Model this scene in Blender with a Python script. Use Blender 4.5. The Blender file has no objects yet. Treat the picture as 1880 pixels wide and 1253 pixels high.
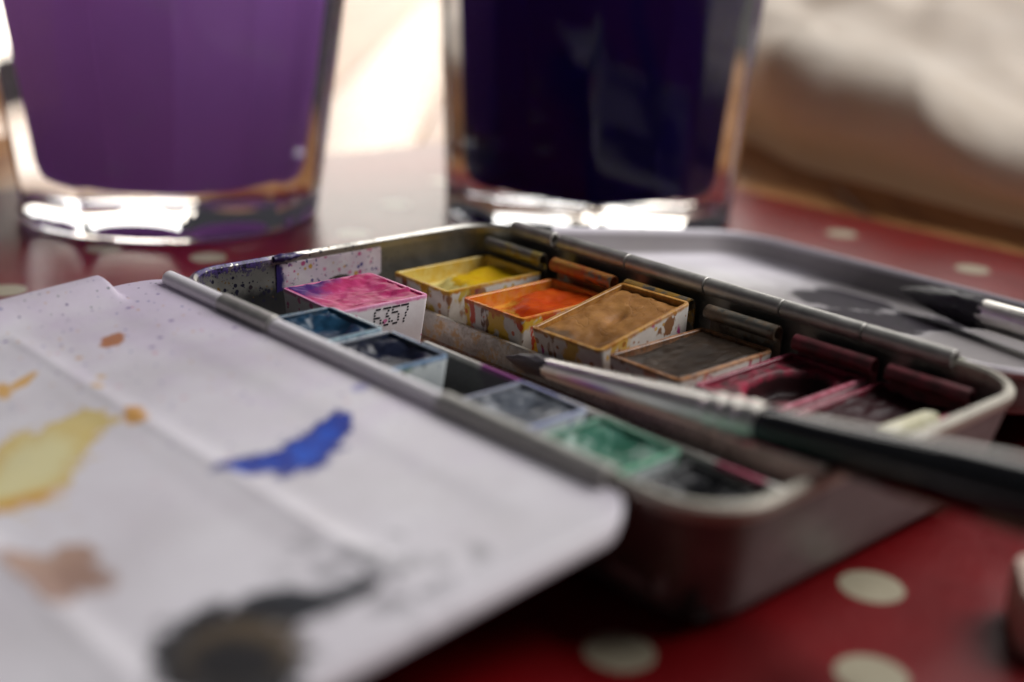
import bpy, math, random
from mathutils import Vector, Matrix, noise as mnoise
random.seed(7)
sc = bpy.context.scene
MM = 0.001
RIM = 21.0            # height of the paint box rim, in mm
TBL = 1.8             # height of the cloth's surface, in mm

# ------------------------------------------------------------------ camera
cam_d = bpy.data.cameras.new('camera'); cam = bpy.data.objects.new('camera', cam_d)
sc.collection.objects.link(cam); sc.camera = cam
R = Matrix(((0.68064442, 0.73115659, 0.04618663), (0.26245068, -0.18448873, -0.94714495), (-0.68399036, 0.65679064, -0.31746377)))
rot = R.transposed() @ Matrix(((1, 0, 0), (0, -1, 0), (0, 0, -1)))
cam.matrix_world = Matrix.Translation(Vector((197.944, -108.033, 63.415 + RIM)) * MM) @ rot.to_4x4()
cam_d.sensor_width = 36.0; cam_d.lens = 2424.23 / 1880 * 36
cam_d.clip_start = 0.005; cam_d.clip_end = 30
cam_d.dof.use_dof = True; cam_d.dof.focus_distance = 0.233
cam_d.dof.aperture_fstop = 7.0; cam_d.dof.aperture_blades = 9

# ------------------------------------------------------------------ world, window light, exposure
w = bpy.data.worlds.new('World'); sc.world = w; w.use_nodes = True
w.node_tree.nodes['Background'].inputs[0].default_value = (0.86, 0.90, 1.0, 1)
w.node_tree.nodes['Background'].inputs[1].default_value = 0.045
def window(name, loc, target, sx, sy, power, col):
    l = bpy.data.lights.new(name, 'AREA'); l.shape = 'RECTANGLE'; l.size = sx; l.size_y = sy; l.energy = power; l.color = col
    o = bpy.data.objects.new(name, l); sc.collection.objects.link(o); o.location = loc
    o.rotation_euler = (Vector(target) - Vector(loc)).to_track_quat('-Z', 'Y').to_euler()
    return o
# a bright window beyond the table, low in the view direction (seen in reflections and through the glasses)
DIRW = Vector((-0.72, 0.69, 0)); SIDE = Vector((0.69, 0.72, 0))
for k in (-1, 1):
    window('window_or_strip_light', DIRW * 1.9 + SIDE * (0.40 * k + 0.10) + Vector((0, 0, 0.80)), (0.03, 0.05, 0.02), 0.66, 0.80, 4.6, (1.0, 0.97, 0.93))
window('window_or_strip_light', DIRW * 1.9 + SIDE * 0.10 + Vector((0, 0, 0.23)), (0.03, 0.05, 0.02), 1.7, 0.32, 7.8, (1.0, 0.90, 0.78))  # extra low strip, added to brighten the glare behind the box and in the glasses
# a tall window to the right and behind: the main soft light from above
window('window_or_strip_light', (0.46, 1.05, 1.22), (0.05, 0.03, 0.02), 1.15, 0.95, 30.0, (1.0, 0.98, 0.97))
vs = sc.view_settings; vs.view_transform = 'Standard'; vs.look = 'None'; vs.exposure = 0.0; vs.gamma = 1.0; vs.use_curve_mapping = False
cy = sc.cycles
cy.use_denoising = True; cy.max_bounces = 14; cy.transmission_bounces = 12; cy.glossy_bounces = 6; cy.diffuse_bounces = 5
cy.caustics_refractive = True; cy.caustics_reflective = False; cy.sample_clamp_indirect = 6.0; cy.blur_glossy = 0.5

# ------------------------------------------------------------------ shader expressions
class Sh:
    """one material; small expression helper around its node tree"""
    def __init__(s, name):
        s.m = bpy.data.materials.new(name); s.m.use_nodes = True; s.t = s.m.node_tree
        s.p = s.t.nodes['Principled BSDF']; s._co = None
    def set(s, **kw):
        names = dict(color='Base Color', rough='Roughness', metal='Metallic', ior='IOR', trans='Transmission Weight', spec='Specular IOR Level',
                     coat='Coat Weight', coat_rough='Coat Roughness', sss='Subsurface Weight', normal='Normal')
        for k, v in kw.items():
            i = s.p.inputs[names[k]]
            if isinstance(v, X): s.t.links.new(v.s, i)
            elif isinstance(v, (tuple, list)): i.default_value = tuple(v) + (1,) * (4 - len(v))
            else: i.default_value = v
        return s
    def co(s):          # object coordinates in millimetres
        if s._co is None:
            n = s.t.nodes.new('ShaderNodeTexCoord'); v = s.t.nodes.new('ShaderNodeVectorMath'); v.operation = 'SCALE'
            s.t.links.new(n.outputs['Object'], v.inputs[0]); v.inputs['Scale'].default_value = 1000
            s._co = v.outputs[0]
        return s._co
    def xyz(s):
        n = s.t.nodes.new('ShaderNodeSeparateXYZ'); s.t.links.new(s.co(), n.inputs[0])
        return [X(s, o) for o in n.outputs]
    def math(s, op, a, b=None, c=None):
        n = s.t.nodes.new('ShaderNodeMath'); n.operation = op
        for i, v in enumerate((a, b, c)):
            if v is None: continue
            if isinstance(v, X): s.t.links.new(v.s, n.inputs[i])
            else: n.inputs[i].default_value = v
        return X(s, n.outputs[0])
    def noise(s, scale, detail=3, rough=0.55, off=(0, 0, 0), stretch=(1, 1, 1), dist=0.0):   # scale per mm, centred on 0
        mp = s.t.nodes.new('ShaderNodeMapping'); s.t.links.new(s.co(), mp.inputs[0])
        mp.inputs['Location'].default_value = off; mp.inputs['Scale'].default_value = stretch
        n = s.t.nodes.new('ShaderNodeTexNoise'); s.t.links.new(mp.outputs[0], n.inputs['Vector'])
        n.inputs['Scale'].default_value = scale; n.inputs['Detail'].default_value = detail; n.inputs['Roughness'].default_value = rough
        n.inputs['Distortion'].default_value = dist
        return X(s, n.outputs[0]) - 0.5
    def spots(s, scale, size, off=(0, 0, 0), wob=0.25):          # random sized droplets, 0..1
        mp = s.t.nodes.new('ShaderNodeMapping'); s.t.links.new(s.co(), mp.inputs[0]); mp.inputs['Location'].default_value = off
        v = s.t.nodes.new('ShaderNodeTexVoronoi'); s.t.links.new(mp.outputs[0], v.inputs['Vector']); v.inputs['Scale'].default_value = scale
        sp = s.t.nodes.new('ShaderNodeSeparateColor'); s.t.links.new(v.outputs['Color'], sp.inputs[0])
        r = X(s, sp.outputs[0]); r = s.ss(r, .45, 1.0); r = r * r * size
        d = X(s, v.outputs['Distance']) + s.noise(scale * 2.5, 2, off=off) * wob * 0.6
        return s.ss(r - d, -0.02, 0.05), X(s, sp.outputs[1])
    def ss(s, x, a, b):
        n = s.t.nodes.new('ShaderNodeMapRange'); n.interpolation_type = 'SMOOTHSTEP'
        s.t.links.new(x.s, n.inputs['Value'])
        n.inputs['From Min'].default_value = a; n.inputs['From Max'].default_value = b
        if a > b:
            n.inputs['From Min'].default_value = b; n.inputs['From Max'].default_value = a
            n.inputs['To Min'].default_value = 1; n.inputs['To Max'].default_value = 0
        return X(s, n.outputs[0])
    def mix(s, f, a, b):
        n = s.t.nodes.new('ShaderNodeMix'); n.data_type = 'RGBA'
        ins = [n.inputs[0], n.inputs[6], n.inputs[7]]
        for i, v in zip(ins, (f, a, b)):
            if isinstance(v, X): s.t.links.new(v.s, i)
            elif isinstance(v, (tuple, list)): i.default_value = tuple(v) + (1,) * (4 - len(v))
            else: i.default_value = v
        return X(s, n.outputs[2])
    def bump(s, h, strength=0.3, dist=0.1):     # h in about mm
        n = s.t.nodes.new('ShaderNodeBump'); s.t.links.new(h.s, n.inputs['Height'])
        n.inputs['Strength'].default_value = strength; n.inputs['Distance'].default_value = dist * MM
        s.t.links.new(n.outputs[0], s.p.inputs['Normal'])
    def blob(s, x, y, cx, cy, rx, ry, ang=0, soft=0.15, n=None, amp=0.5):   # soft-edged ellipse with a ragged outline
        ca, sa = math.cos(ang), math.sin(ang)
        dx, dy = x - cx, y - cy
        a = (dx * ca + dy * sa) * (1 / rx); b = (dy * ca - dx * sa) * (1 / ry)
        d = s.math('SQRT', a * a + b * b)
        if n is not None: d = d + n * amp
        return s.ss(d, 1 + soft, 1 - soft)
class X:
    def __init__(s, sh, sock): s.sh = sh; s.s = sock
    def __add__(s, o): return s.sh.math('ADD', s, o)
    __radd__ = __add__
    def __sub__(s, o): return s.sh.math('SUBTRACT', s, o)
    def __rsub__(s, o): return s.sh.math('SUBTRACT', o, s)
    def __mul__(s, o): return s.sh.math('MULTIPLY', s, o)
    __rmul__ = __mul__
    def max(s, o): return s.sh.math('MAXIMUM', s, o)
    def min(s, o): return s.sh.math('MINIMUM', s, o)
def srgb(r, g, b):
    f = lambda c: (c / 255 / 12.92) if c <= 10 else ((c / 255 + 0.055) / 1.055) ** 2.4
    return (f(r), f(g), f(b))

# ------------------------------------------------------------------ mesh helpers (all in mm)
class MB:
    def __init__(s): s.v = []; s.f = []
    def add(s, vs, fs):
        o = len(s.v); s.v += [tuple(v) for v in vs]; s.f += [tuple(i + o for i in f) for f in fs]; return s
    def grid(s, rows, closed_u=False, closed_v=False):     # rows of equal length
        n, m = len(rows), len(rows[0]); fs = []
        for i in range(n if closed_v else n - 1):
            for j in range(m if closed_u else m - 1):
                a, b = i * m + j, i * m + (j + 1) % m; c, d = ((i + 1) % n) * m + (j + 1) % m, ((i + 1) % n) * m + j
                fs.append((a, b, c, d))
        return s.add([p for r in rows for p in r], fs)
    def fan(s, ring, flip=False):
        k = list(range(len(ring))); return s.add(ring, [tuple(reversed(k)) if flip else tuple(k)])
    def box(s, x0, x1, y0, y1, z0, z1):
        v = [(x, y, z) for z in (z0, z1) for y in (y0, y1) for x in (x0, x1)]
        return s.add(v, [(0, 2, 3, 1), (4, 5, 7, 6), (0, 1, 5, 4), (2, 6, 7, 3), (0, 4, 6, 2), (1, 3, 7, 5)])
    def build(s, name, mat, parent=None, smooth=35, loc=None):
        me = bpy.data.meshes.new(name); me.from_pydata([(x * MM, y * MM, z * MM) for x, y, z in s.v], [], s.f); me.update()
        o = bpy.data.objects.new(name, me); sc.collection.objects.link(o); me.materials.append(mat)
        import bmesh
        bm = bmesh.new(); bm.from_mesh(me); bmesh.ops.remove_doubles(bm, verts=bm.verts, dist=1e-6); bmesh.ops.recalc_face_normals(bm, faces=bm.faces); bm.to_mesh(me); bm.free()
        if smooth is not None: me.shade_smooth(); me.set_sharp_from_angle(angle=math.radians(smooth))
        if parent is not None: o.parent = parent
        if loc: o.location = Vector(loc) * MM
        return o
def rrect(x0, x1, y0, y1, r, z, n=6):
    r = max(0.02, min(r, (x1 - x0) / 2 - .01, (y1 - y0) / 2 - .01)); pts = []
    for cx, cy, a0 in ((x1 - r, y1 - r, 0), (x0 + r, y1 - r, 90), (x0 + r, y0 + r, 180), (x1 - r, y0 + r, 270)):
        for k in range(n + 1):
            a = math.radians(a0 + 90 * k / n); pts.append((cx + r * math.cos(a), cy + r * math.sin(a), z))
    return pts
def loft(x0, x1, y0, y1, r, prof, n=6, cap0=True, cap1=True):
    mb = MB(); rows = [rrect(x0 + o, x1 - o, y0 + o, y1 - o, max(r - o, .05), z, n) for o, z in prof]
    mb.grid(rows, closed_u=True)
    if cap0: mb.fan(rows[0], True)
    if cap1: mb.fan(rows[-1])
    return mb
def tube(mb, x0, x1, yc, zc, r, ri=None, n=20, bev=0.12):       # a tube along x, hollow ends when ri is given
    def ring(x, rr): return [(x, yc + rr * math.cos(2 * math.pi * k / n), zc + rr * math.sin(2 * math.pi * k / n)) for k in range(n)]
    if ri is None: ri = r * .55
    mb.grid([ring(x0 + 1.5, ri), ring(x0, ri), ring(x0, r - bev), ring(x0 + bev, r), ring(x1 - bev, r), ring(x1, r - bev), ring(x1, ri), ring(x1 - 1.5, ri)], closed_u=True)
    mb.fan(ring(x0 + 1.5, ri)); mb.fan(ring(x1 - 1.5, ri)); return mb
def sheet(mb, prof, x0, x1, t=0.4):           # a bent metal sheet: profile of (y, z), extruded along x
    off = []
    for i, (y, z) in enumerate(prof):
        a = prof[max(i - 1, 0)]; b = prof[min(i + 1, len(prof) - 1)]
        dy, dz = b[0] - a[0], b[1] - a[1]; l = math.hypot(dy, dz) or 1
        off.append((y - dz / l * t, z + dy / l * t))
    loop = prof + off[::-1]
    mb.grid([[(x0, y, z) for y, z in loop], [(x1, y, z) for y, z in loop]], closed_u=True)
    n = len(prof)
    for x in (x0, x1):
        vs = [(x, y, z) for y, z in loop]; mb.add(vs, [(i, i + 1, 2 * n - 2 - i, 2 * n - 1 - i) for i in range(n - 1)])
    return mb
def lathe(prof, n=40, mod=None):               # profile of (r, z) about the z axis
    mb = MB(); rows = []
    for r, z in prof:
        rows.append([((r * (mod(2 * math.pi * k / n, z, r) if mod else 1)) * math.cos(2 * math.pi * k / n), (r * (mod(2 * math.pi * k / n, z, r) if mod else 1)) * math.sin(2 * math.pi * k / n), z) for k in range(n)])
    mb.grid(rows, closed_u=True); mb.fan(rows[0], True); mb.fan(rows[-1]); return mb
def empty(name, loc=(0, 0, 0), label=None, cat=None, group=None):
    o = bpy.data.objects.new(name, None); sc.collection.objects.link(o); o.location = Vector(loc) * MM; o.empty_display_size = .01
    return tag(o, label, cat, group)
def tag(o, label=None, cat=None, group=None, kind=None):
    if label: o['label'] = label
    if cat: o['category'] = cat
    if group: o['group'] = group
    if kind: o['kind'] = kind
    return o
def nz(x, y, z=0.0): return mnoise.noise((x, y, z))
def sst(x, a, b):
    t = max(0, min(1, (x - a) / (b - a))); return t * t * (3 - 2 * t)

# ------------------------------------------------------------------ table and polka dot cloth
# boards of the table run away from the camera
table = tag(empty('table_top', (0, 0, TBL - .62)), kind='structure'); table.rotation_euler = (0, 0, math.atan2(.69, -.72))
PW = 46.0; wood_mats = []
for k in range(5):
    s = Sh('wood'); g = s.noise(.012, 6, .6, off=(k * 31, k * 17, 0), stretch=(1, 9, 1), dist=1.2); g2 = s.noise(.2, 4, .6, off=(k * 9, 3, 0), stretch=(.1, 3, 1)); f_ = (1.0, .8, 1.12, .9, 1.05)[k]
    s.set(color=s.mix(s.ss(g + g2 * .5, -.25, .3), tuple(v * f_ for v in srgb(150, 92, 46)), tuple(v * f_ for v in srgb(208, 150, 92))), rough=s.ss(g2, -.6, .6) * .14 + (.20, .30, .24, .34, .22)[k], spec=.6); s.bump(g2, .15, .2); wood_mats.append(s.m)
pm = {}
for i in range(-15, 20):
    k = (i * 7 + i * i) % 5
    if k not in pm:
        o = loft(-500, 1150, -PW / 2 + .45, PW / 2 - .45, .8, [(.3, -24), (0, -23.6), (0, -.7), (.25, -.2), (.8, 0)], 3).build('board', wood_mats[k], table); pm[k] = o.data
    else:
        o = bpy.data.objects.new('board', pm[k]); sc.collection.objects.link(o); o.parent = table
    o.location = (0, i * PW * MM, 0)
s = Sh('oilcloth_red'); n = s.noise(.9, 5, .6); n2 = s.noise(.05, 3)
wv = s.noise(3.2, 2, .5)
s.set(color=s.mix(s.ss(n2 + n * .4, -.3, .3), srgb(98, 1, 7), srgb(120, 2, 10)), rough=.30 + .1 * s.ss(n, -.3, .3), spec=.55); s.bump(wv * .5 + n2 * 6, .12, .3); M_RED = s.m
s = Sh('oilcloth_dot'); n = s.noise(.9, 5, .6); wv = s.noise(3.2, 2, .5)
s.set(color=s.mix(s.ss(n, -.35, .35), srgb(158, 149, 126), srgb(178, 170, 148)), rough=.32, spec=.5); s.bump(wv * .5, .12, .3); M_DOT = s.m
CX0, CX1, CY0, CY1 = -157, 330, -330, 223
cloth = loft(CX0, CX1, CY0, CY1, 3, [(.3, -.55), (0, -.45), (0, -.2), (.25, 0)], 4)
oil = empty('tablecloth', (0, 0, TBL), 'red oilcloth with cream polka dots under the paint box and glasses', 'tablecloth')
cloth.build('cloth_sheet', M_RED, oil)
dots = [(120.7, 33), (110.7, -4.5), (132.4, 14.7), (4.9, 200), (45.6, 196.6), (-62, 186), (-104, 150), (-128, 190), (-20, 168), (86.5, 193), (-130, 100), (103, 145),
        (82, 165), (124, 165), (150, 40), (140, 78), (161, 60), (154, -5), (132, -26), (-150, 20), (-108, 8), (-66, -2), (-87, 118), (-86, 30), (-46, 22), (-46, 62), (-66, 46), (-24, 40), (-24, 0), (-66, 88),
        (-28, 88), (-24, 128), (88, -24), (66, -44), (108, -44), (44, -24), (22, -44), (4, -24), (-20, -44), (-42, -24), (150, -44), (172, 19), (182, -20), (182, 100), (160, 120), (145, 205)]
dm = None
for (dx, dy) in dots:
    if dm is None:
        b = MB(); ring = [(4.25 * math.cos(2 * math.pi * k / 36), 4.25 * math.sin(2 * math.pi * k / 36), 0) for k in range(36)]
        b.grid([[(p[0], p[1], .02) for p in ring], [(p[0] * .995, p[1] * .995, .05) for p in ring]], closed_u=True); b.fan([(p[0] * .995, p[1] * .995, .05) for p in ring])
        d = b.build('polka_dot', M_DOT, oil); dm = d.data
    else:
        d = bpy.data.objects.new('polka_dot', dm); sc.collection.objects.link(d); d.parent = oil
    d.location = Vector((dx, dy, 0)) * MM

# ------------------------------------------------------------------ paint box: materials
def tin(name, stain=None, amount=.5, base=(.42, .40, .36), rough=.42, grime=.35, metal=1.0):
    s = Sh(name); x, y, z = s.xyz()
    n = s.noise(.35, 5, .65); f = s.noise(9, 2, .5, stretch=(.1, 1, 1)); n2 = s.noise(.12, 4, .6, off=(4, 2, 7))
    c = s.mix(s.ss(n, -.25, .3), tuple(v * .72 for v in base), base)
    gr = s.ss(n2 + n * .4, .02, .22) * grime
    c = s.mix(gr, c, (.05, .04, .03))
    r = rough + .18 * s.ss(n, -.3, .3); mt = 1 - gr * .8
    if stain:
        k = s.ss(s.noise(.22, 4, .6, off=(1, 8, 3)) + s.noise(1.4, 3) * .25, .12 - amount * .35, .22 - amount * .35)
        c = s.mix(k * .9, c, s.mix(s.ss(n, -.2, .2), stain[0], stain[1])); mt = mt * (1 - k)
    s.set(color=c, rough=r, metal=mt * metal); s.bump(f * .3 + n * .4, .25, .05)
    return s.m
M_TIN = tin('tin')
M_KNUCKLE = tin('tin_hinge', base=(.62, .60, .56), rough=.38, grime=.22, metal=.6)

# shell: tin outside, dirty tin inside, paint on the rim by the empty slot
s = Sh('tin_shell'); x, y, z = s.xyz()
n = s.noise(.35, 5, .65); n2 = s.noise(.12, 4, .6, off=(4, 2, 7)); nf = s.noise(1.3, 4, .6)
base = s.mix(s.ss(n, -.25, .3), (.34, .33, .30), (.46, .44, .40))
gr = s.ss(n2 + n * .4, .0, .25) * .45
c = s.mix(gr, base, (.06, .05, .035)); mt = 1 - gr * .7
left = s.ss(x, 4.5, 2.5)                                            # the short wall beside the empty slot
rimz = s.ss(z, 18.9, 19.6)
pu = left * s.ss(y + n * 8, 24, 17) * s.ss(y + n * 6, 2, 4.5) * s.ss(nf + n * .8 + (z - 19) * .12, .0, .12)
c = s.mix(pu, c, s.mix(s.ss(nf, -.2, .2), srgb(30, 22, 62), srgb(84, 66, 130))); mt = mt * (1 - pu)
sp, rn = s.spots(.9, .4); sp2, rn2 = s.spots(1.7, .45, off=(3, 3, 3))
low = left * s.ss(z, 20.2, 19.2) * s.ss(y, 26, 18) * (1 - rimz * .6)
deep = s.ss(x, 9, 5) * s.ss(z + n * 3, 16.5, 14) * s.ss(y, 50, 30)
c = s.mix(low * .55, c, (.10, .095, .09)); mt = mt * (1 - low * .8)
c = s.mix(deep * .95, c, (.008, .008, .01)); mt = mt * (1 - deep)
k = (sp.max(sp2)) * left * s.ss(y, 60, 20); c = s.mix(k, c, s.mix(s.ss(rn, .8, .85), (.012, .01, .03), srgb(120, 90, 30))); mt = mt * (1 - k)
far = s.ss(y, 24, 34) * left * s.ss(z, 19.4, 18.6); c = s.mix(far * .45, c, srgb(58, 54, 36)); mt = mt * (1 - far * .35)
rt = s.ss(x, 113, 115.5); wr = s.ss(nf + n, -.35, .0) * s.ss(x, 100, 112) * s.ss(z, 18.4, 19.2) * .85; c = s.mix(wr, c, srgb(206, 200, 184)); mt = mt * (1 - wr)
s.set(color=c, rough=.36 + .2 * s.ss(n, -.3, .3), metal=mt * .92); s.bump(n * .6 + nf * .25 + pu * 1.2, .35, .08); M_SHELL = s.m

# ------------------------------------------------------------------ paint box: shell, tray, clips
BOX = empty('paint_box', (0, 0, 0), 'open tin watercolour box with hinged white mixing palettes on the polka dot cloth', 'paint box')
s = Sh('tin_outside'); n = s.noise(.2, 5, .65); nf = s.noise(1.3, 4, .6)
s.set(color=s.mix(s.ss(n + nf * .3, -.25, .3), (.13, .11, .105), (.23, .20, .19)), rough=.34 + .15 * s.ss(nf, -.3, .3), metal=.25); s.bump(n * .6 + nf * .2, .3, .08); M_OUT = s.m
ow = loft(0, 119.4, 0, 74, 9.5, [(4.6, 1.95), (2.8, 2.1), (1.8, 2.8), (1.3, 4.0), (1.0, 5.4), (0, 18.6)], 10, True, False)
def lean(mb):            # the near and right walls slope inwards towards the bottom
    mb.v = [(x - (2.3 * (18.6 - z) / 13 if x > 60 and z < 18.6 else 0), y + (2.3 * (18.6 - z) / 13 if y < 37 and z < 18.6 else 0), z) for x, y, z in mb.v]; return mb
lean(ow).build('outer_wall', M_OUT, BOX)
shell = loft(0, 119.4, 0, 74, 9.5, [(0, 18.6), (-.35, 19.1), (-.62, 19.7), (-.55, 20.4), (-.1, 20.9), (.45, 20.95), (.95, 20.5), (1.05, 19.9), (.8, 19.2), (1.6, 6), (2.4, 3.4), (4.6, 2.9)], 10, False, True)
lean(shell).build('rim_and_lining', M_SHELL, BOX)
# white patch stuck to the inside of the short wall
s = Sh('splattered_white'); x, y, z = s.xyz()
c = s.mix(s.ss(s.noise(.25, 3), -.2, .3), srgb(214, 196, 210), srgb(232, 222, 226))
for sc_, sz, off, ca, cb in ((1.2, .62, (0, 0, 0), srgb(70, 60, 130), srgb(214, 140, 170)), (.75, .55, (5, 2, 8), srgb(196, 90, 140), srgb(206, 160, 80)), (2.1, .6, (1, 7, 4), srgb(40, 34, 90), srgb(200, 120, 160))):
    sp, rn = s.spots(sc_, sz, off); c = s.mix(sp, c, s.mix(s.ss(rn, .45, .5), ca, cb))
n = s.noise(.5, 4, .6); pu = s.ss((23.2 - y) * .35 + n * 1.6, .05, .5); c = s.mix(pu, c, srgb(44, 30, 96))
s.set(color=c, rough=.45); s.bump(s.noise(1.2, 4), .2, .06); M_PATCH = s.m
mb = MB(); rows = []
for i in range(14):
    zz = 19.3 - i * .9; rows.append([(.86 + .28 * (.5 + .5 * nz(yy * .2, zz * .3)) + .1, yy, zz) for yy in [20.8 + 23.9 * j / 26 for j in range(27)]])
mb.grid(rows); b = [r for r in rows]; mb.grid([[(.82, p[1], p[2]) for p in rows[0]], rows[0]]); mb.grid([[(.82, r[-1][1], r[-1][2]) for r in rows], [r[-1] for r in rows]]); mb.grid([[(.82, r[0][1], r[0][2]) for r in rows], [r[0] for r in rows]])
tag(mb.build('wall_patch', M_PATCH, BOX), 'white paint-splattered patch on the inner short wall')
# lump of purple paint on the rim
s = Sh('purple_paint'); n = s.noise(.8, 5, .6); s.set(color=s.mix(s.ss(n, -.2, .25), srgb(26, 18, 58), srgb(72, 54, 118)), rough=.4); s.bump(n, .6, .3); M_PURP = s.m
mb = MB(); rows = []
for i in range(24):
    t = i / 23; yy = 20.2 + 7.5 * t; rr = (.2 + .75 * math.sin(math.pi * min(1, .12 + t)) ** .7) * (1 - .65 * t) * (1 + .35 * nz(yy * .9, 2.2))
    rows.append([(1.0 + rr * 1.2 * math.cos(a), yy, 20.5 + .15 * nz(yy, 7) + rr * math.sin(a)) for a in [2 * math.pi * k / 12 for k in range(12)]])
mb.grid(rows, closed_u=True); mb.fan(rows[0]); mb.fan(rows[-1]); mb.build('paint_lump', M_PURP, BOX)

# insert: one bent sheet with the two pan rows and the brush channel between them
s = Sh('tin_insert'); x, y, z = s.xyz()
n = s.noise(.3, 5, .65); n2 = s.noise(.1, 4, .6, off=(4, 2, 7)); nf = s.noise(1.5, 4, .6); st = s.noise(5, 2, .5, stretch=(.06, 1, 1))
c = s.mix(s.ss(n, -.25, .3), (.42, .40, .36), (.60, .58, .53)); mt = .75 - s.ss(n2, -.1, .3) * .3
gr = s.ss(n2 + nf * .3, -.08, .2) * .5; c = s.mix(gr, c, (.10, .08, .05))
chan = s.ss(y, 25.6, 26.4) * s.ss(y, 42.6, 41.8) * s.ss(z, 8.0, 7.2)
ch2 = s.ss(nf + n, -.5, .2) * chan; c = s.mix(ch2, c, s.mix(s.ss(x + n * 30, 55, 75), srgb(120, 70, 30), srgb(92, 26, 16))); mt = mt * (1 - ch2)
br = s.ss(y, 22.5, 23.6) * s.ss(y, 27, 25.9) * s.ss(z, 13.5, 15); c = s.mix(br * .85, c, srgb(214, 208, 204)); mt = mt * (1 - br * .85)
ye = s.ss(y, 41.5, 42.2) * s.ss(n + nf * .5, .0, .2) * s.ss(x, 60, 35); c = s.mix(ye * .8, c, srgb(190, 150, 90)); mt = mt * (1 - ye * .7)
for cx, colr, wd in ((20, srgb(190, 30, 110), 5), (60, srgb(120, 30, 110), 7), (66, srgb(60, 40, 120), 4), (104, srgb(170, 20, 80), 4)):
    k = s.blob(x, y, cx, 25, wd, 2.4, n=n, amp=1.0); c = s.mix(k, c, colr); mt = mt * (1 - k)
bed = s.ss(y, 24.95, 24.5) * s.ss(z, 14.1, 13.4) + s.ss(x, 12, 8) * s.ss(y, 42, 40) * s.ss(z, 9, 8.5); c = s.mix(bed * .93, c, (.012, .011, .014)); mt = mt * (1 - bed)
rd = s.ss(x + n * 10, 74, 84) * s.ss(y, 42.5, 44.5); c = s.mix(rd, c, srgb(72, 8, 22)); mt = mt * (1 - rd)
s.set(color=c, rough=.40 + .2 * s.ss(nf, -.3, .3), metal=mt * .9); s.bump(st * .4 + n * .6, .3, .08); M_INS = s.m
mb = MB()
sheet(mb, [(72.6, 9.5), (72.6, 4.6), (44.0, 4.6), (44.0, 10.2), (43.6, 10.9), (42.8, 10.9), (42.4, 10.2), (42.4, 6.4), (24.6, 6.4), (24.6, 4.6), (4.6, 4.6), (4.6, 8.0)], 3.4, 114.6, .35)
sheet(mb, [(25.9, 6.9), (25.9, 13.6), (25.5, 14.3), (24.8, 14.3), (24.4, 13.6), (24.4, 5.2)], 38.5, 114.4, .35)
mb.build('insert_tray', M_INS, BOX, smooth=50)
# clips: sheet tabs with a curled-over top, one behind each far pan
STAIN = {'yellow': (srgb(176, 146, 40), srgb(120, 104, 44)), 'orange': (srgb(190, 66, 14), srgb(200, 146, 44)), 'ochre': (srgb(186, 140, 40), srgb(110, 84, 44)), 'brown': (srgb(70, 48, 32), srgb(150, 128, 104)), 'red': (srgb(70, 6, 20), srgb(128, 18, 46))}
CLIPS = [(4.6, 20.7, 'yellow', .25, 0), (23.8, 39.6, 'orange', .75, 0), (42.8, 58.2, 'ochre', .6, .2), (62.0, 77.0, 'brown', .55, .2), (80.6, 95.6, 'red', 1.2, -.2), (98.2, 112.2, 'red', 1.2, -.3)]
for i, (a, b, st, am, dz) in enumerate(CLIPS):
    m = tin('tin_clip_' + st + str(i), STAIN[st], am, base=(.38, .36, .31), rough=.42, grime=.2)
    pr = [(71.3 + .0, 5.2), (71.2, 9), (71.0, 13), (70.9, 16.4)]
    cyy, czz, rr = 69.55, 17.4 + dz, 1.35
    for k in range(17):
        an = math.radians(-8 + 292 * k / 16); pr.append((cyy + rr * math.cos(an), czz + rr * math.sin(an)))
    mb = MB(); sheet(mb, pr, a, b, .32); mb.build('clip', m, BOX, smooth=50)
# far hinge barrel
for a, b in ((8.5, 20.2), (22.2, 39.8), (40.1, 58.6), (58.9, 75.0), (75.3, 91.0), (91.3, 107.0)):
    mb = MB(); tube(mb, a, b, 73.1, 20.9, 1.55, .95)
    mb.grid([[(a, 73.4, 20.0), (a, 73.5, 17)], [(b, 73.4, 20.0), (b, 73.5, 17)]])
    mb.build('hinge_knuckle', M_KNUCKLE, BOX)
for a, b in ((18.25, 32.9), (73.3, 104.0)):
    mb = MB(); tube(mb, a, b, -.5, 20.2, 1.62, .95); mb.build('hinge_knuckle', M_KNUCKLE, BOX)

# ------------------------------------------------------------------ near mixing leaf
def enamel(s, tint=0.0):
    n = s.noise(.06, 3, .5); return s.mix(s.ss(n, -.3, .3), srgb(214, 208, 215), srgb(225, 221, 227))
s = Sh('leaf_enamel'); u, v, wz = s.xyz(); v = 0 - v           # v grows away from the hinge
c = enamel(s); n = s.noise(.35, 5, .6); nl = s.noise(.12, 4, .55, off=(3, 1, 2)); nf = s.noise(1.2, 4, .6, off=(2, 2, 2))
lil = s.ss(nl + (30 - v) * .012 + (40 - u) * .004, .0, .5); c = s.mix(lil * .6, c, srgb(206, 190, 214))
BLUE = [(70.2,25.1,0.089,-0.154,0.348,0.177), (70.7,21.0,0.091,-0.210,0.269,-0.031), (68.0,15.3,0.113,-0.317,0.348,-0.128), (68.8,29.2,0.305,-0.532,0.701,0.469), (66.8,12.3,0.315,-0.748,0.781,-0.200)]
YEL = [(49.5,46.9,0.040,-0.157,0.114,-0.027), (42.7,37.1,0.085,-0.208,0.264,0.096), (54.3,52.1,0.065,-0.211,0.225,0.038), (46.1,41.7,0.049,-0.177,0.179,-0.044)]
YIN = [(49.3,46.1,0.051,-0.197,0.168,-0.039), (52.9,51.5,0.097,-0.314,0.369,0.061)]
ORB = [(45.9,31.1,0.278,-0.523,0.276,0.277)]
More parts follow.
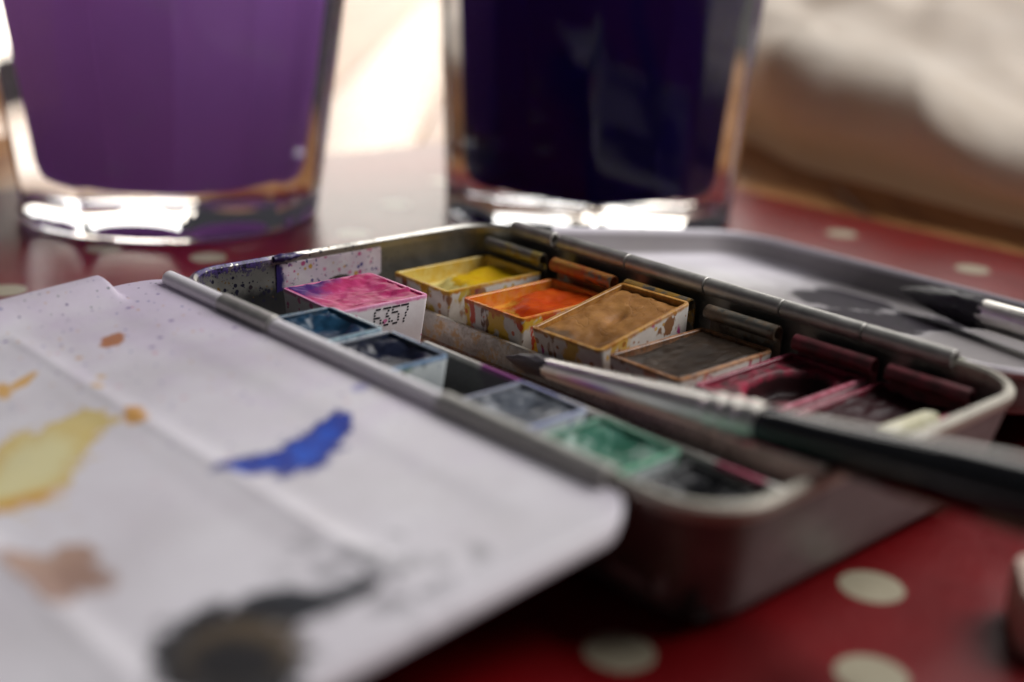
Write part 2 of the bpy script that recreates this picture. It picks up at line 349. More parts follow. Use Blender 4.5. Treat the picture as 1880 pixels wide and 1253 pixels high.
ORL = [(18.2,20.1,0.187,-0.461,0.410,0.020)]
ORS = [(23.7,36.8,0.098,-0.421,0.741,-0.380), (24.8,40.2,0.342,-0.799,0.270,0.272)]
ORE = [(57.8,52.0,0.055,-0.178,0.703,0.098)]
BRN = [(76.0,55.9,0.087,-0.166,0.174,0.233), (72.9,57.5,0.127,-0.204,0.182,0.436), (79.2,57.9,0.214,-0.367,0.229,0.403), (73.5,52.8,0.183,-0.378,0.349,0.344)]
BLK = [(101.8,51.1,0.071,-0.115,0.079,0.077), (98.1,42.5,0.096,-0.159,0.226,0.160), (100.8,36.3,0.123,-0.258,0.514,0.077)]
BIN = [(101.9,49.7,0.080,-0.152,0.153,0.090)]
BCT = [(102.9,51.2,0.119,-0.191,0.174,0.170)]
SPL = [(94.9,31.3,0.318,-0.429,0.453,0.446), (100.4,28.9,0.206,-0.315,0.519,0.249), (104.1,21.4,0.514,-0.579,0.452,0.446), (105.3,35.2,0.244,-0.387,0.702,0.349), (95.5,35.3,0.299,-0.419,0.602,0.592)]
SBL = [(59.9,4.3,0.419,-0.704,0.715,0.117)]
def bq(tab, n_, amp, soft=.15, sz=1.0):
    r = None
    for cu, cv, a, b_, c_, d_ in tab:
        du, dv = u - cu, v - cv; p_ = du * a + dv * b_; q_ = du * c_ + dv * d_
        k = s.ss(s.math('SQRT', p_ * p_ + q_ * q_) + n_ * amp, sz + soft, sz - soft); r = k if r is None else r.max(k)
    return r
nm = n + nf * .45
# droplets, denser towards the hinge end of the short edge
for sc_, sz, off, ca, cb, am in ((.40, .22, (0, 0, 0), srgb(110, 80, 150), srgb(206, 140, 160), .7), (.8, .27, (7, 3, 1), srgb(60, 70, 150), srgb(200, 150, 90), .7), (.2, .17, (2, 9, 1), srgb(160, 130, 180), srgb(214, 180, 196), .4), (.14, .16, (5, 5, 1), srgb(140, 146, 156), srgb(196, 170, 160), .4)):
    sp, rn = s.spots(sc_, sz, off); c = s.mix(sp * am * s.ss(u + v * .3 + n * 40, 130, 10), c, s.mix(s.ss(rn, .5, .55), ca, cb))
lipk, rn = s.spots(1.1, .3, (4, 4, 4)); c = s.mix(lipk * s.ss(u, 10, 2) * .8, c, s.mix(s.ss(rn, .4, .5), srgb(80, 60, 120), srgb(70, 90, 90)))
ya = bq(YEL, nm, 2.0, .16); yi = bq(YIN, nm, .9, .4)
yr = (ya - bq(YEL, nm, 2.0, .16, .84)).max(yi * 0); c = s.mix(ya * .78, c, s.mix(yi, srgb(212, 186, 74), srgb(216, 206, 136))); c = s.mix(yr * .6, c, srgb(200, 158, 44))
c = s.mix(bq(ORE, nm, .9, .4) * .75, c, srgb(206, 146, 40))
c = s.mix(bq(ORB, nm, 2.0, .3) * .9, c, srgb(206, 146, 26)); c = s.mix(bq(ORL, nm, 1.4, .15) * .92, c, srgb(176, 106, 36)); c = s.mix(bq(ORS, nm, 1.3, .3) * .85, c, srgb(218, 164, 60))
for a in ((33, 30, 1.0, .8, srgb(216, 170, 80)), (30, 28, .7, .6, srgb(216, 170, 80)), (21, 27, .5, .5, srgb(206, 150, 80))):
    c = s.mix(s.blob(u, v, a[0], a[1], a[2], a[3], 0, .3, nm, .8) * .8, c, a[4])
bl = bq(BLUE, n * .9 + nf * .8, 1.7, .16, 1.22); bi = bq(BLUE, n * .9 + nf * .8, 1.7, .3, .85)
c = s.mix(bl * (.95 + .3 * nf), c, s.mix(bi * s.ss(n + nf * .8, -.3, .2), srgb(4, 26, 128), s.mix(s.ss(n + nf, -.2, .3), srgb(0, 60, 186), srgb(14, 108, 232))))
c = s.mix(bq(SBL, nm, .9, .4) * .6, c, srgb(110, 106, 180))
bw = bq(BRN, nm, 1.2, .22) * s.ss(v, 60.2, 59.2)
brr = (bw - bq(BRN, nm, 1.2, .22, .85)).max(bw * 0); c = s.mix(bw * .85, c, s.mix(s.ss(nl + n * .4, -.2, .25), srgb(150, 106, 80), srgb(186, 148, 122)))
c = s.mix(brr * .5, c, srgb(120, 76, 52))
bk = bq(BLK, nm, 1.0, .12); ins = bq(BIN, n, .5, .25); ctr = bq(BCT, n, .4, .3)
kc = s.mix(ins, s.mix(s.ss(n + nl, -.2, .3), srgb(5, 7, 10), srgb(40, 47, 54)), s.mix(ctr, srgb(80, 66, 46), srgb(6, 6, 5)))
c = s.mix(bk * .96, c, kc)
sp, rn = s.spots(.5, .9, (1, 4, 9)); sm = bq(SPL, nm, 1.4, .5)
c = s.mix((sm * .5).max(sp * bq([(99, 32, .1, 0, 0, .11)], nm, .8, .4) * .55), c, srgb(84, 84, 90))
fm = s.ss(s.noise(.03, 5, .6, off=(8, 3, 5)) + nf * .12, -.02, .25) * .22; c = s.mix(fm, c, srgb(150, 142, 138)); sc1 = s.ss(s.noise(1.6, 2, .5, off=(3, 9, 1), stretch=(.06, 1.3, 1)), .21, .27) * .18; c = s.mix(sc1, c, srgb(140, 132, 136))
dr = s.ss(n + nl, .2, .5) * .10; c = s.mix(dr, c, srgb(170, 150, 140))
gl = (ya * .3).max(bl * .5).max(bk * .1); s.set(color=c, rough=.34 + gl, spec=.30 - bk * .27)
s.bump(nl * .8 + bl * .5 + ya * .25 + bk * .2 + nf * .06, .25, .18); M_LEAF = s.m
TH = math.radians(5)
leaf = empty('mixing_leaf', (0, 0, 19.5)); leaf.parent = BOX; leaf.rotation_euler = (TH, 0, 0)
tag(leaf, 'white enamel mixing leaf smeared with blue, yellow, brown and black paint')
U0, U1, V1 = -4.2, 110.3, 92
def leafz(u, v):
    z = 0.0
    lip = sst(u, 4.2, -2.2) if False else (1 - sst(u, -2.0, 4.0))
    z += 2.7 * lip * sst(v, 9.2, 11.0)
    for vr in (31.0, 59.6): z += .28 * math.exp(-((v - vr) / .7) ** 2) * sst(u, 4, 9) * sst(112 - u, 8, 14)
    # three shallow wells
    for a, b in ((11, 30), (32, 58.6), (60.6, 90)):
        z -= .22 * sst(v, a, a + 5) * (1 - sst(v, b - 2.2, b)) * sst(u, 5, 10) * (1 - sst(u, 98, 106))
    z -= 1.3 * sst(u, U1 - 1.6, U1) ** 2
    return z
def ulim(v):
    r = 8.5; hi = U1
    if v < r: hi = U1 - (r - math.sqrt(max(0, r * r - (r - v) ** 2)))
    lo = U0
    if v < 9: lo = U0 + 4.2 * (1 - math.sqrt(max(0, 1 - (1 - v / 9) ** 2)))
    return lo, hi
vsn = [0, .15, .4, .8, 1.3, 2, 3, 4, 5, 6, 7, 8, 8.7, 9.2, 9.6, 10, 10.4, 10.9] + [11.5 + k * .75 for k in range(108)]
rows = []; low = []
for v_ in vsn:
    lo, hi = ulim(v_); us = [lo + (hi - lo) * t for t in [0, .004, .01, .018, .028, .04, .055, .07, .09] + [.11 + .85 * k / 60 for k in range(61)] + [.968, .976, .983, .988, .992, .995, .998, 1]]
    rows.append([(a, -v_, leafz(a, v_)) for a in us]); low.append([(a, -v_, leafz(a, v_) - 1.1) for a in us])
mb = MB(); mb.grid(rows); mb.grid(low)
for k in (0, -1): mb.grid([[r[k] for r in rows], [r[k] for r in low]]); mb.grid([rows[k], low[k]])
o = mb.build('leaf_plate', M_LEAF, leaf, smooth=60)
s = Sh('white_knuckle'); n = s.noise(.3, 4, .6); s.set(color=s.mix(s.ss(n, -.3, .3), srgb(232, 227, 232), srgb(242, 239, 242)), rough=.45); s.bump(n, .15, .1)
sp, rn = s.spots(.8, .3); M_WK = s.m
for a, b in ((.6, 17.9), (33.2, 73.0)):
    mb = MB(); tube(mb, a, b, -.5, .65, 1.4, .85); mb.build('hinge_knuckle', M_WK, leaf)

# ------------------------------------------------------------------ far lid
s = Sh('lid_enamel'); x, y, z = s.xyz()
c = enamel(s); n = s.noise(.2, 5, .6); nf = s.noise(.8, 4, .6)
dk = s.blob(x, y, 42, 62, 10, 16, .2, .15, n, .9).max(s.blob(x, y, 57, 46, 12, 13, .1, .2, n, 1.0)).max(s.blob(x, y, 61, 60, 8, 15, -.1, .2, n, .9))
dk = dk * s.ss(y, 76, 72); c = s.mix(dk * .97, c, s.mix(s.ss(nf, -.2, .3), srgb(12, 10, 14), srgb(42, 29, 46)))
yl = s.blob(x, y, 20, 40, 16, 14, .2, .5, n, 1.0); c = s.mix(yl * .15, c, srgb(216, 220, 180))
rimk = s.ss(z, -1.6, -.4)
for px, py, rx, ry, cl in ((.6, 5.5, 4, 2.0, srgb(10, 16, 12)), (.6, 2.6, 1.6, 1.0, srgb(150, 150, 20)), (1.5, 9.5, 4.5, 2.2, srgb(10, 22, 18)), (-.2, 41, .7, 1.0, srgb(40, 66, 54)), (-.2, 48, .6, .8, srgb(70, 100, 90)), (98, 1.5, 3, 2, srgb(120, 140, 60)), (103, 8, 2.5, 2.5, srgb(60, 90, 40)), (90, 1.5, 3, 1.5, srgb(150, 165, 150))):
    c = s.mix(s.blob(x, y, px, py, rx, ry, 0, .25, n, .9), c, cl)
c = s.mix((s.ss(x + n * 22 + y * .12, 20, 48) * .8).max(s.ss(z, -5.6, -4.6) * .7) * s.ss(z, -.5, -1.3) * (1 - dk), c, srgb(104, 97, 93)); gy = s.ss(n + nf * .3, .1, .35) * .15; c = s.mix(gy, c, srgb(120, 110, 104))  # shading painted in grey towards the right and on inner walls, sparing stain and rim
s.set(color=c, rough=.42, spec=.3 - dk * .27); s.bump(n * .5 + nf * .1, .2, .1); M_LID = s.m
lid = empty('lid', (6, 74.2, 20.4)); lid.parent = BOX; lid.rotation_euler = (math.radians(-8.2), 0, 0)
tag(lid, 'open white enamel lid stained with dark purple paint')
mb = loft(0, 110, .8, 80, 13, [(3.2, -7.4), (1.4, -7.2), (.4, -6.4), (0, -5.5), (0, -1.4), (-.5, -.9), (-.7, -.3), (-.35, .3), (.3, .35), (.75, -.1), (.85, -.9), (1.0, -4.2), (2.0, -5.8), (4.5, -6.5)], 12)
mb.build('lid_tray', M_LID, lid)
# a low ridge dividing the lid's wells
mb = MB(); rows = []
for i in range(30):
    xx = 8 + 89 * i / 29; rows.append([(xx, 36 + 1.6 * t, -6.55 + .6 * max(0, 1 - t * t)) for t in [-1 + .2 * k for k in range(11)]])
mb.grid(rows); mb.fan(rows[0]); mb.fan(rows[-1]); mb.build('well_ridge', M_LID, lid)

# ------------------------------------------------------------------ paint pans
def shell_mat(name, inner, rimc, spl, drip=.5, white=(srgb(206, 198, 190), srgb(224, 218, 210)), h=10.5, hw=8.0, hl=12.0):
    """white plastic pan, stained along the rim, spattered and run down its sides; inner = colours of the stained inside"""
    s = Sh(name); x, y, z = s.xyz(); n = s.noise(.4, 4, .6); nf = s.noise(1.6, 4, .6); nl = s.noise(.17, 3, .5, off=(9, 1, 4), stretch=(1, 1, .4))
    c = s.mix(s.ss(n, -.3, .3), white[0], white[1])
    for k, (cl, sc_, sz) in enumerate(spl):
        pt = s.ss(s.noise(sc_, 3, .5, off=(k * 13.1, k * 7.7, 2 + k), stretch=(1, 1, .55)) + nf * .06, .30 - sz * .3, .34 - sz * .3); c = s.mix(pt * .93, c, cl)
    sp, rn = s.spots(.8, .5, off=(3, 5, 1), wob=.4); c = s.mix(sp * .85, c, s.mix(s.ss(rn, .5, .55), rimc[1], spl[0][0]))
    dn = s.ss((z - h) * (.40 - .3 * drip) + nl * 3.4 + n * .9 + drip * .75, .1, .3); c = s.mix(dn * .93, c, s.mix(s.ss(nf + n, -.2, .3), rimc[0], rimc[1]))
    rim = s.ss(z + n * 1.2, h - .8, h - .2); c = s.mix(rim * .85, c, s.mix(s.ss(n + nf * .5, -.15, .25), rimc[0], rimc[1]))
    mid = (h - z) * .105 + .45
    ins = s.ss((s.math('ABSOLUTE', x) + mid - hw).max(s.math('ABSOLUTE', y) + mid - hl), .12, -.12)
    c = s.mix(ins * .92, c, s.mix(s.ss(n + nf * .4 + nl * .6, -.25, .3), inner[0], inner[1]))
    s.set(color=c, rough=.42, spec=.45, sss=.0); s.bump(nf * .5 + dn * .5, .25, .08); return s.m, inner
def pan(name, label, xc, yc, z0, wd, ln, h, shell_m, cake_m, cake, rot=(0, 0, 0), group='half pans in the paint box', pivot_top=False):
    P = empty(name, (0, 0, 0), label, 'paint pan', group)
    P.rotation_euler = [math.radians(a) for a in rot]
    P.location = Vector((xc, yc, z0)) * MM
    if pivot_top:
        M = P.rotation_euler.to_matrix(); P.location = (Vector((xc, yc, z0)) - M @ Vector((0, 0, h))) * MM
    hw, hl = wd / 2, ln / 2; tp = 1.15
    mb = loft(-hw, hw, -hl, hl, 1.2, [(tp + .5, 0), (tp, .4), (tp * .55, h * .45), (.0, h - .25), (.1, h - .05), (.25, h), (.75, h), (.9, h - .12), (1.25, h * .5), (1.9, 1.0)], 4)
    sd = xc * .37
    mb.v = [(x + .10 * nz(y * .5 + sd, z * .4, 1), y + .10 * nz(x * .5, z * .4, sd), z + (.16 * nz(x * .45 + sd, y * .45, 2) if z > h - .6 else 0)) for x, y, z in mb.v]
    mb.build('pan_shell', shell_m, P)
    N = 40; rows = []
    for j in range(N + 1):
        row = []
        for i in range(N + 1):
            a, b = -1 + 2 * i / N, -1 + 2 * j / N
            zz = cake(a, b) + .22 * nz(a * 5 + sd, b * 5, 3) + .10 * nz(a * 11, b * 11 + sd, 7); ed_ = max(abs(a), abs(b)); zz += .5 * max(0, nz(a * 3.5 + sd, b * 3.5, 9)) * sst(ed_, .8, 1); ins = 1.0 + (h - zz) * .085 - .18
            row.append((a * (hw - ins), b * (hl - ins), zz))
        rows.append(row)
    mb = MB(); mb.grid(rows); mb.build('paint_cake', cake_m, P, smooth=80)
    return P
def cake_mat(name, fn):
    s = Sh(name); x, y, z = s.xyz(); fn(s, x, y, z); return s.m

# yellow
m_y, _ = shell_mat('pan_yellow', (srgb(214, 176, 40), srgb(222, 206, 130)), (srgb(206, 160, 30), srgb(186, 116, 20)), [(srgb(200, 170, 50), .2, .75), (srgb(150, 100, 60), .22, .75), (srgb(140, 60, 70), .3, .62)], .34, hw=8.2, hl=12.3, h=10.4)
def f(s, x, y, z):
    n = s.noise(.25, 4, .55); nf = s.noise(1.2, 4, .6)
    d_ = s.blob(x, y, 2.0, 5.5, 7.8, 9.5, 0, .06, n + nf * .3, .9); k = d_; e = s.blob(x, y, 2.0, 5.5, 8.1, 9.9, 0, .08, n + nf * .3, .9) - d_
    c = s.mix(k, srgb(222, 210, 140), s.mix(s.ss(n + nf * .4, -.2, .3), srgb(196, 152, 6), srgb(214, 178, 22)))
    c = s.mix(e * .4, c, srgb(196, 150, 10))
    s.set(color=c, rough=.55, spec=.1); s.bump(nf * .4 + n, .3, .12)
M_CY = cake_mat('cake_yellow', f)
def cake_y(a, b):
    d = math.hypot((a - .25) / 1.25, (b - .5) / 1.05); z = 7.0 + 2.3 * (1 - sst(d + .25 * nz(a * 1.7, b * 1.7, 11), .55, 1.1)) + .35 * nz(a * 2.4, b * 2.4, 1)
    return z - .9 * math.exp(-((a - .2) ** 2 + (b - .5) ** 2) * 6)
pan('paint_pan', 'yellow paint pan worn hollow, in the corner beside the pink pan', 12.7, 57.2, 4.7, 16.4, 24.6, 10.4, m_y, M_CY, cake_y)
# orange
m_o, _ = shell_mat('pan_orange', (srgb(222, 150, 40), srgb(216, 110, 30)), (srgb(214, 130, 26), srgb(200, 76, 14)), [(srgb(222, 174, 20), .19, .98), (srgb(196, 56, 16), .22, .78), (srgb(110, 66, 40), .26, .68)], .34, hw=8.0, hl=11.8, h=10.4)
def f(s, x, y, z):
    n = s.noise(.2, 4, .55); nf = s.noise(1.2, 4, .6)
    k = s.blob(x, y, 2.4, 4.0, 8.6, 10.5, 0, .05, n + nf * .3, 1.0); ed = s.blob(x, y, 2.4, 4.0, 9.1, 11.1, 0, .08, n + nf * .3, 1.0) - k
    c = s.mix(k, s.mix(s.ss(n + nf * .3, -.25, .2), srgb(206, 120, 40), srgb(226, 176, 70)), s.mix(s.ss(n + nf * .4, -.2, .3), srgb(186, 58, 4), srgb(206, 88, 10)))
    c = s.mix(ed * .6, c, srgb(160, 34, 4)); s.set(color=c, rough=.52, spec=.1); s.bump(nf * .4 + n, .3, .12)
M_CO = cake_mat('cake_orange', f)
def cake_o(a, b):
    d = math.hypot((a - .3) / 1.35, (b - .45) / 1.15); return 7.4 + 2.2 * (1 - sst(d + .25 * nz(a * 1.7, b * 1.7, 21), .6, 1.15)) + .4 * nz(a * 2.4, b * 2.4, 5) - .8 * math.exp(-((a - .1) ** 2 + (b - .4) ** 2) * 5)
pan('paint_pan', 'orange paint pan spattered with red and yellow, right of the yellow pan', 32.9, 56.6, 4.7, 16.0, 23.6, 10.4, m_o, M_CO, cake_o)
# ochre, propped up on its clip
m_t, _ = shell_mat('pan_ochre', (srgb(196, 140, 60), srgb(150, 100, 40)), (srgb(206, 150, 60), srgb(160, 92, 26)), [(srgb(214, 170, 66), .2, .82), (srgb(176, 40, 120), .25, .62), (srgb(130, 80, 30), .28, .62)], .14, h=10.4)
def f(s, x, y, z):
    n = s.noise(.22, 4, .55); nf = s.noise(1.1, 5, .62); g = s.noise(4, 3, .6)
    c = s.mix(s.ss(n + nf * .4, -.25, .3), srgb(146, 96, 42), srgb(178, 126, 66)); e = s.ss(y + n * 5, -7.6, -9.5) ; c = s.mix(e * .75, c, srgb(84, 74, 60))
    dk = s.blob(x, y, 2.6, -7.8, 5.5, 4.0, .2, .7, n, .5); c = s.mix(dk * .55, c, srgb(92, 58, 16))
    s.set(color=c, rough=s.ss(nf, -.3, .3) * .2 + .45, spec=.3); cr = s.ss(s.math('ABSOLUTE', s.noise(.16, 3, .5, off=(5, 5, 5), dist=.6)), .0, .012); s.bump(nf * .6 + n + g * .2 + cr * .5, .6, .2)
M_CT = cake_mat('cake_ochre', f)
def cake_t(a, b):
    z = 9.75 - 1.5 * math.exp(-((a - .35) ** 2 * 2.5 + (b + .75) ** 2 * 3.5)) - .9 * math.exp(-((a + .02) ** 2 * 14 + (b - .12) ** 2 * 14)) + .28 * math.exp(-((a + .15) ** 2 * 18 + (b + .18) ** 2 * 40))
    return z + .14 * nz(a * 3, b * 3, 2) - .35 * sst(max(abs(a), abs(b)), .9, 1)
pan('paint_pan', 'full ochre paint pan tilted up against its clip in the middle', 52.6, 55.0, RIM - 3.8, 16.0, 24.0, 10.4, m_t, M_CT, cake_t, rot=(9.7, 0, 1.9), pivot_top=True)
# dark umber
m_b, _ = shell_mat('pan_umber', (srgb(150, 100, 60), srgb(70, 50, 38)), (srgb(186, 122, 60), srgb(120, 76, 46)), [(srgb(206, 150, 120), .2, .8), (srgb(176, 30, 80), .3, .62), (srgb(110, 66, 36), .25, .66)], .12, hw=7.7, hl=12.3, h=10.2)
def f(s, x, y, z):
    n = s.noise(.2, 4, .55); nf = s.noise(1.0, 5, .6); st = s.noise(.35, 3, .5, stretch=(1.6, .25, 1), dist=1.0)
    c = s.mix(s.ss(n + st * .35 + nf * .2, -.25, .3), srgb(38, 30, 25), srgb(70, 58, 48)); s.set(color=c, rough=s.ss(nf, -.2, .3) * .15 + .30, spec=.12); s.bump(st * .5 + nf * .25 + n * .8, .3, .15)
M_CB = cake_mat('cake_umber', f)
def cake_b(a, b): return 10.0 - 1.5 * math.exp(-((a + .25) ** 2 * 1.6 + (b + .45) ** 2 * 2.2)) + .2 * nz(a * 2, b * 2, 8) - .5 * sst(max(abs(a), abs(b)), .9, 1)
pan('paint_pan', 'dark umber paint pan with ochre-stained rim, between ochre and red pans', 69.6, 56.4, 4.7, 15.4, 24.6, 10.2, m_b, M_CB, cake_b)
# two alizarin pans
RW = (srgb(206, 150, 160), srgb(216, 190, 192))
m_r1, _ = shell_mat('pan_crimson', (srgb(90, 8, 30), srgb(140, 20, 56)), (srgb(170, 22, 70), srgb(222, 140, 160)), [(srgb(150, 20, 60), .2, .75), (srgb(120, 10, 40), .3, .5)], .30, RW, hw=7.5, hl=13, h=10.2)
def f(s, x, y, z):
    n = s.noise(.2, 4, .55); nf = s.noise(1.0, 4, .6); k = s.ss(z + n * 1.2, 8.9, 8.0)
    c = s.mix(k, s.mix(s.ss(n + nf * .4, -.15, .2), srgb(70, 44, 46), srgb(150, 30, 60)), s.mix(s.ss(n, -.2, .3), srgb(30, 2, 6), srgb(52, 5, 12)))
    s.set(color=c, rough=.5, spec=.2); s.bump(nf * .4 + n, .25, .12)
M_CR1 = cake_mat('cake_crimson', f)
def cake_r1(a, b):
    d = math.hypot((a - .1) / .86, (b - .08) / .8); return 9.4 - 3.6 * (1 - sst(d, .72, 1.0)) + .25 * nz(a * 2, b * 2, 4)
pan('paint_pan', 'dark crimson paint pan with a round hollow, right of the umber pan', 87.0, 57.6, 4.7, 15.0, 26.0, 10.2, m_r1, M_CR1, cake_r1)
m_r2, _ = shell_mat('pan_maroon', (srgb(80, 8, 24), srgb(130, 20, 50)), (srgb(176, 26, 72), srgb(226, 150, 166)), [(srgb(150, 20, 60), .2, .75), (srgb(90, 10, 26), .3, .5)], .30, RW, hw=7.3, hl=12.8, h=9.9)
def f(s, x, y, z):
    n = s.noise(.2, 4, .55); nf = s.noise(1.0, 4, .6)
    c = s.mix(s.ss(n + nf * .4 + (y + 9) * -.12, -.1, .3), srgb(46, 6, 14), srgb(140, 84, 90)); s.set(color=c, rough=.5, spec=.25); s.bump(nf * .4 + n, .25, .12)
M_CR2 = cake_mat('cake_maroon', f)
def cake_r2(a, b): return 9.2 - 1.3 * math.exp(-((a - .2) ** 2 + (b - .1) ** 2) * 1.8) + .3 * nz(a * 2, b * 2, 6)
pan('paint_pan', 'maroon paint pan in the rounded corner beside the cream chip', 103.4, 58.8, 4.7, 14.6, 25.6, 9.9, m_r2, M_CR2, cake_r2)
# pink, sitting high beside the empty slot
m_p, _ = shell_mat('pan_pink', (srgb(206, 70, 130), srgb(190, 40, 110)), (srgb(224, 150, 190), srgb(206, 90, 150)), [(srgb(176, 16, 90), .35, .30), (srgb(206, 110, 160), .4, .30)], -.20, (srgb(222, 212, 214), srgb(234, 227, 229)), h=10.6, hw=8.8, hl=9.75)
def f(s, x, y, z):
    n = s.noise(.2, 4, .55); nf = s.noise(.9, 5, .62)
    c = s.mix(s.ss(n + nf * .5, -.25, .3), srgb(160, 10, 76), srgb(206, 70, 130))
    pu = s.ss((x + y * .6) * -.16 + n * 1.3 + nf * .5, .75, 1.5); c = s.mix(pu, c, srgb(74, 36, 110))
    wp = s.ss(nf + n, .12, .35); c = s.mix(wp * .35, c, srgb(214, 150, 180))
    s.set(color=c, rough=.42, spec=.2); s.bump(nf * .7 + n, .35, .16)
M_CP = cake_mat('cake_pink', f)
def cake_p(a, b):
    e = max(abs(a), abs(b)); return 10.35 - .7 * (1 - sst(e, .45, .9)) + .2 * nz(a * 3, b * 3, 3) + .25 * sst(-a, .5, .9)
PINK = pan('paint_pan', 'bright pink paint pan printed 6357, sitting high by the empty slot', 18.0, 26.0, RIM - 3.3, 17.6, 19.5, 10.6, m_p, M_CP, cake_p, rot=(0, 0, -1.5), pivot_top=True)
# the dot-matrix number on its long side
FONT = {'6': ['01110', '10000', '10000', '11110', '10001', '10001', '01110'], '3': ['11111', '00010', '00100', '00110', '00001', '10001', '01110'], '5': ['11111', '10000', '11110', '00001', '00001', '10001', '01110'], '7': ['11111', '00001', '00001', '00010', '00010', '00100', '00100']}
mb = MB()
for ci, ch in enumerate('6357'):
    for r, line in enumerate(FONT[ch]):
        for q, bit in enumerate(line):
            if bit == '1':
                yy = -2.0 + ci * 1.9 + q * .33; zz = 9.7 - r * .52; t = (10.6 - .25 - zz) / (10.6 - .25 - 10.6 * .45); xf = 8.8 - t * 1.15 * .55 + .02
                mb.box(xf - .02, xf + .035, yy - .17, yy + .17, zz - .15, zz + .15)
s = Sh('print_ink'); s.set(color=(.012, .01, .02), rough=.6); tag(mb.build('printed_number', s.m, PINK, smooth=None), 'dot-matrix number 6357 printed in black')
# near row
def near(xc, wd, label, rimc, spl, cols, cakef, drip=.3, yfar=19.3, ln=17.4, white=(srgb(196, 204, 206), srgb(216, 222, 222)), ztop=17.0, rough=.3):
    m, _ = shell_mat('pan_' + label.split()[0] + str(int(xc)), cols, rimc, spl, drip, white, 10.6, wd / 2, ln / 2)
    def f(s, x, y, z):
        n = s.noise(.2, 4, .55); nf = s.noise(.9, 4, .6)
        s.set(color=s.mix(s.ss(n + nf * .4, -.25, .3), cols[0], cols[1]), rough=rough, spec=.3); s.bump(nf * .5 + n, .3, .15)
    return pan('paint_pan', label, xc, yfar - ln / 2, ztop - 10.6, wd, ln, 10.6, m, cake_mat('cake_' + label.split()[0] + str(int(xc)), f), cakef)
def hollow(dep, ex=.5, seed=1, top=9.0):
    return lambda a, b: top - dep * (1 - sst(math.hypot(a, b), ex, 1.05)) + .25 * nz(a * 2.2, b * 2.2, seed)
near(31.6, 15.0, 'turquoise blue paint pan beside the pink pan', (srgb(150, 186, 196), srgb(60, 76, 120)), [(srgb(20, 24, 50), .3, .8), (srgb(90, 60, 130), .5, .6)], (srgb(14, 38, 60), srgb(40, 82, 112)), hollow(1.6, .5, 1, 9.9), .25, 16.2, 14.4, ztop=18.4)
near(47.7, 14.8, 'navy blue paint pan between the turquoise pan and a bare slot', (srgb(120, 160, 196), srgb(48, 70, 126)), [(srgb(20, 30, 70), .3, .7), (srgb(150, 170, 140), .4, .6)], (srgb(12, 14, 30), srgb(38, 44, 66)), hollow(1.4, .55, 2, 9.9), .2, 16.4, 14.6, ztop=18.4)
near(73.6, 14.0, 'grey paint pan with a lilac rim, left of the green pan', (srgb(170, 180, 214), srgb(90, 84, 150)), [(srgb(90, 90, 150), .3, .6)], (srgb(44, 48, 58), srgb(120, 126, 136)), hollow(1.2, .5, 3, 10.0), .1, 20.6, ztop=16.8, rough=.22)
near(91.2, 14.8, 'green paint pan with a mint rim beside the black pan', (srgb(120, 200, 160), srgb(40, 140, 96)), [(srgb(40, 140, 90), .3, .7)], (srgb(30, 96, 70), srgb(90, 140, 124)), hollow(1.4, .5, 4, 9.9), .35, 19.6, rough=.25)
near(106.0, 11.2, 'black paint pan in the corner nearest the brush handle', (srgb(90, 92, 96), srgb(40, 40, 44)), [(srgb(30, 30, 34), .3, .8)], (srgb(12, 12, 14), srgb(40, 40, 46)), hollow(1.8, .5, 5, 9.8), .3, 19.0, 17.2, (srgb(150, 152, 152), srgb(170, 172, 172)), ztop=16.4, rough=.35)
# cream chip by the wall
s = Sh('cream_chip'); n = s.noise(.5, 4, .6); s.set(color=s.mix(s.ss(n, -.2, .3), srgb(196, 190, 150), srgb(226, 222, 196)), rough=.4); s.bump(n, .3, .15)
mb = loft(-1.7, 1.7, -6.2, 6.2, .9, [(.5, 0), (.1, .4), (0, 1), (.1, 2.6), (.4, 3.1), (.9, 3.3)], 4)
mb.v = [(x + .5 * nz(y * .25, z * .3), y, z + .5 * nz(x * .4, y * .3, 4)) for x, y, z in mb.v]
o = mb.build('cream_chip', s.m, None); o.location = Vector((113.4, 50.4, 15.4)) * MM; o.rotation_euler = (0, math.radians(-8), math.radians(-3)); tag(o, 'cream sliver wedged between maroon pan and box wall', 'chip')

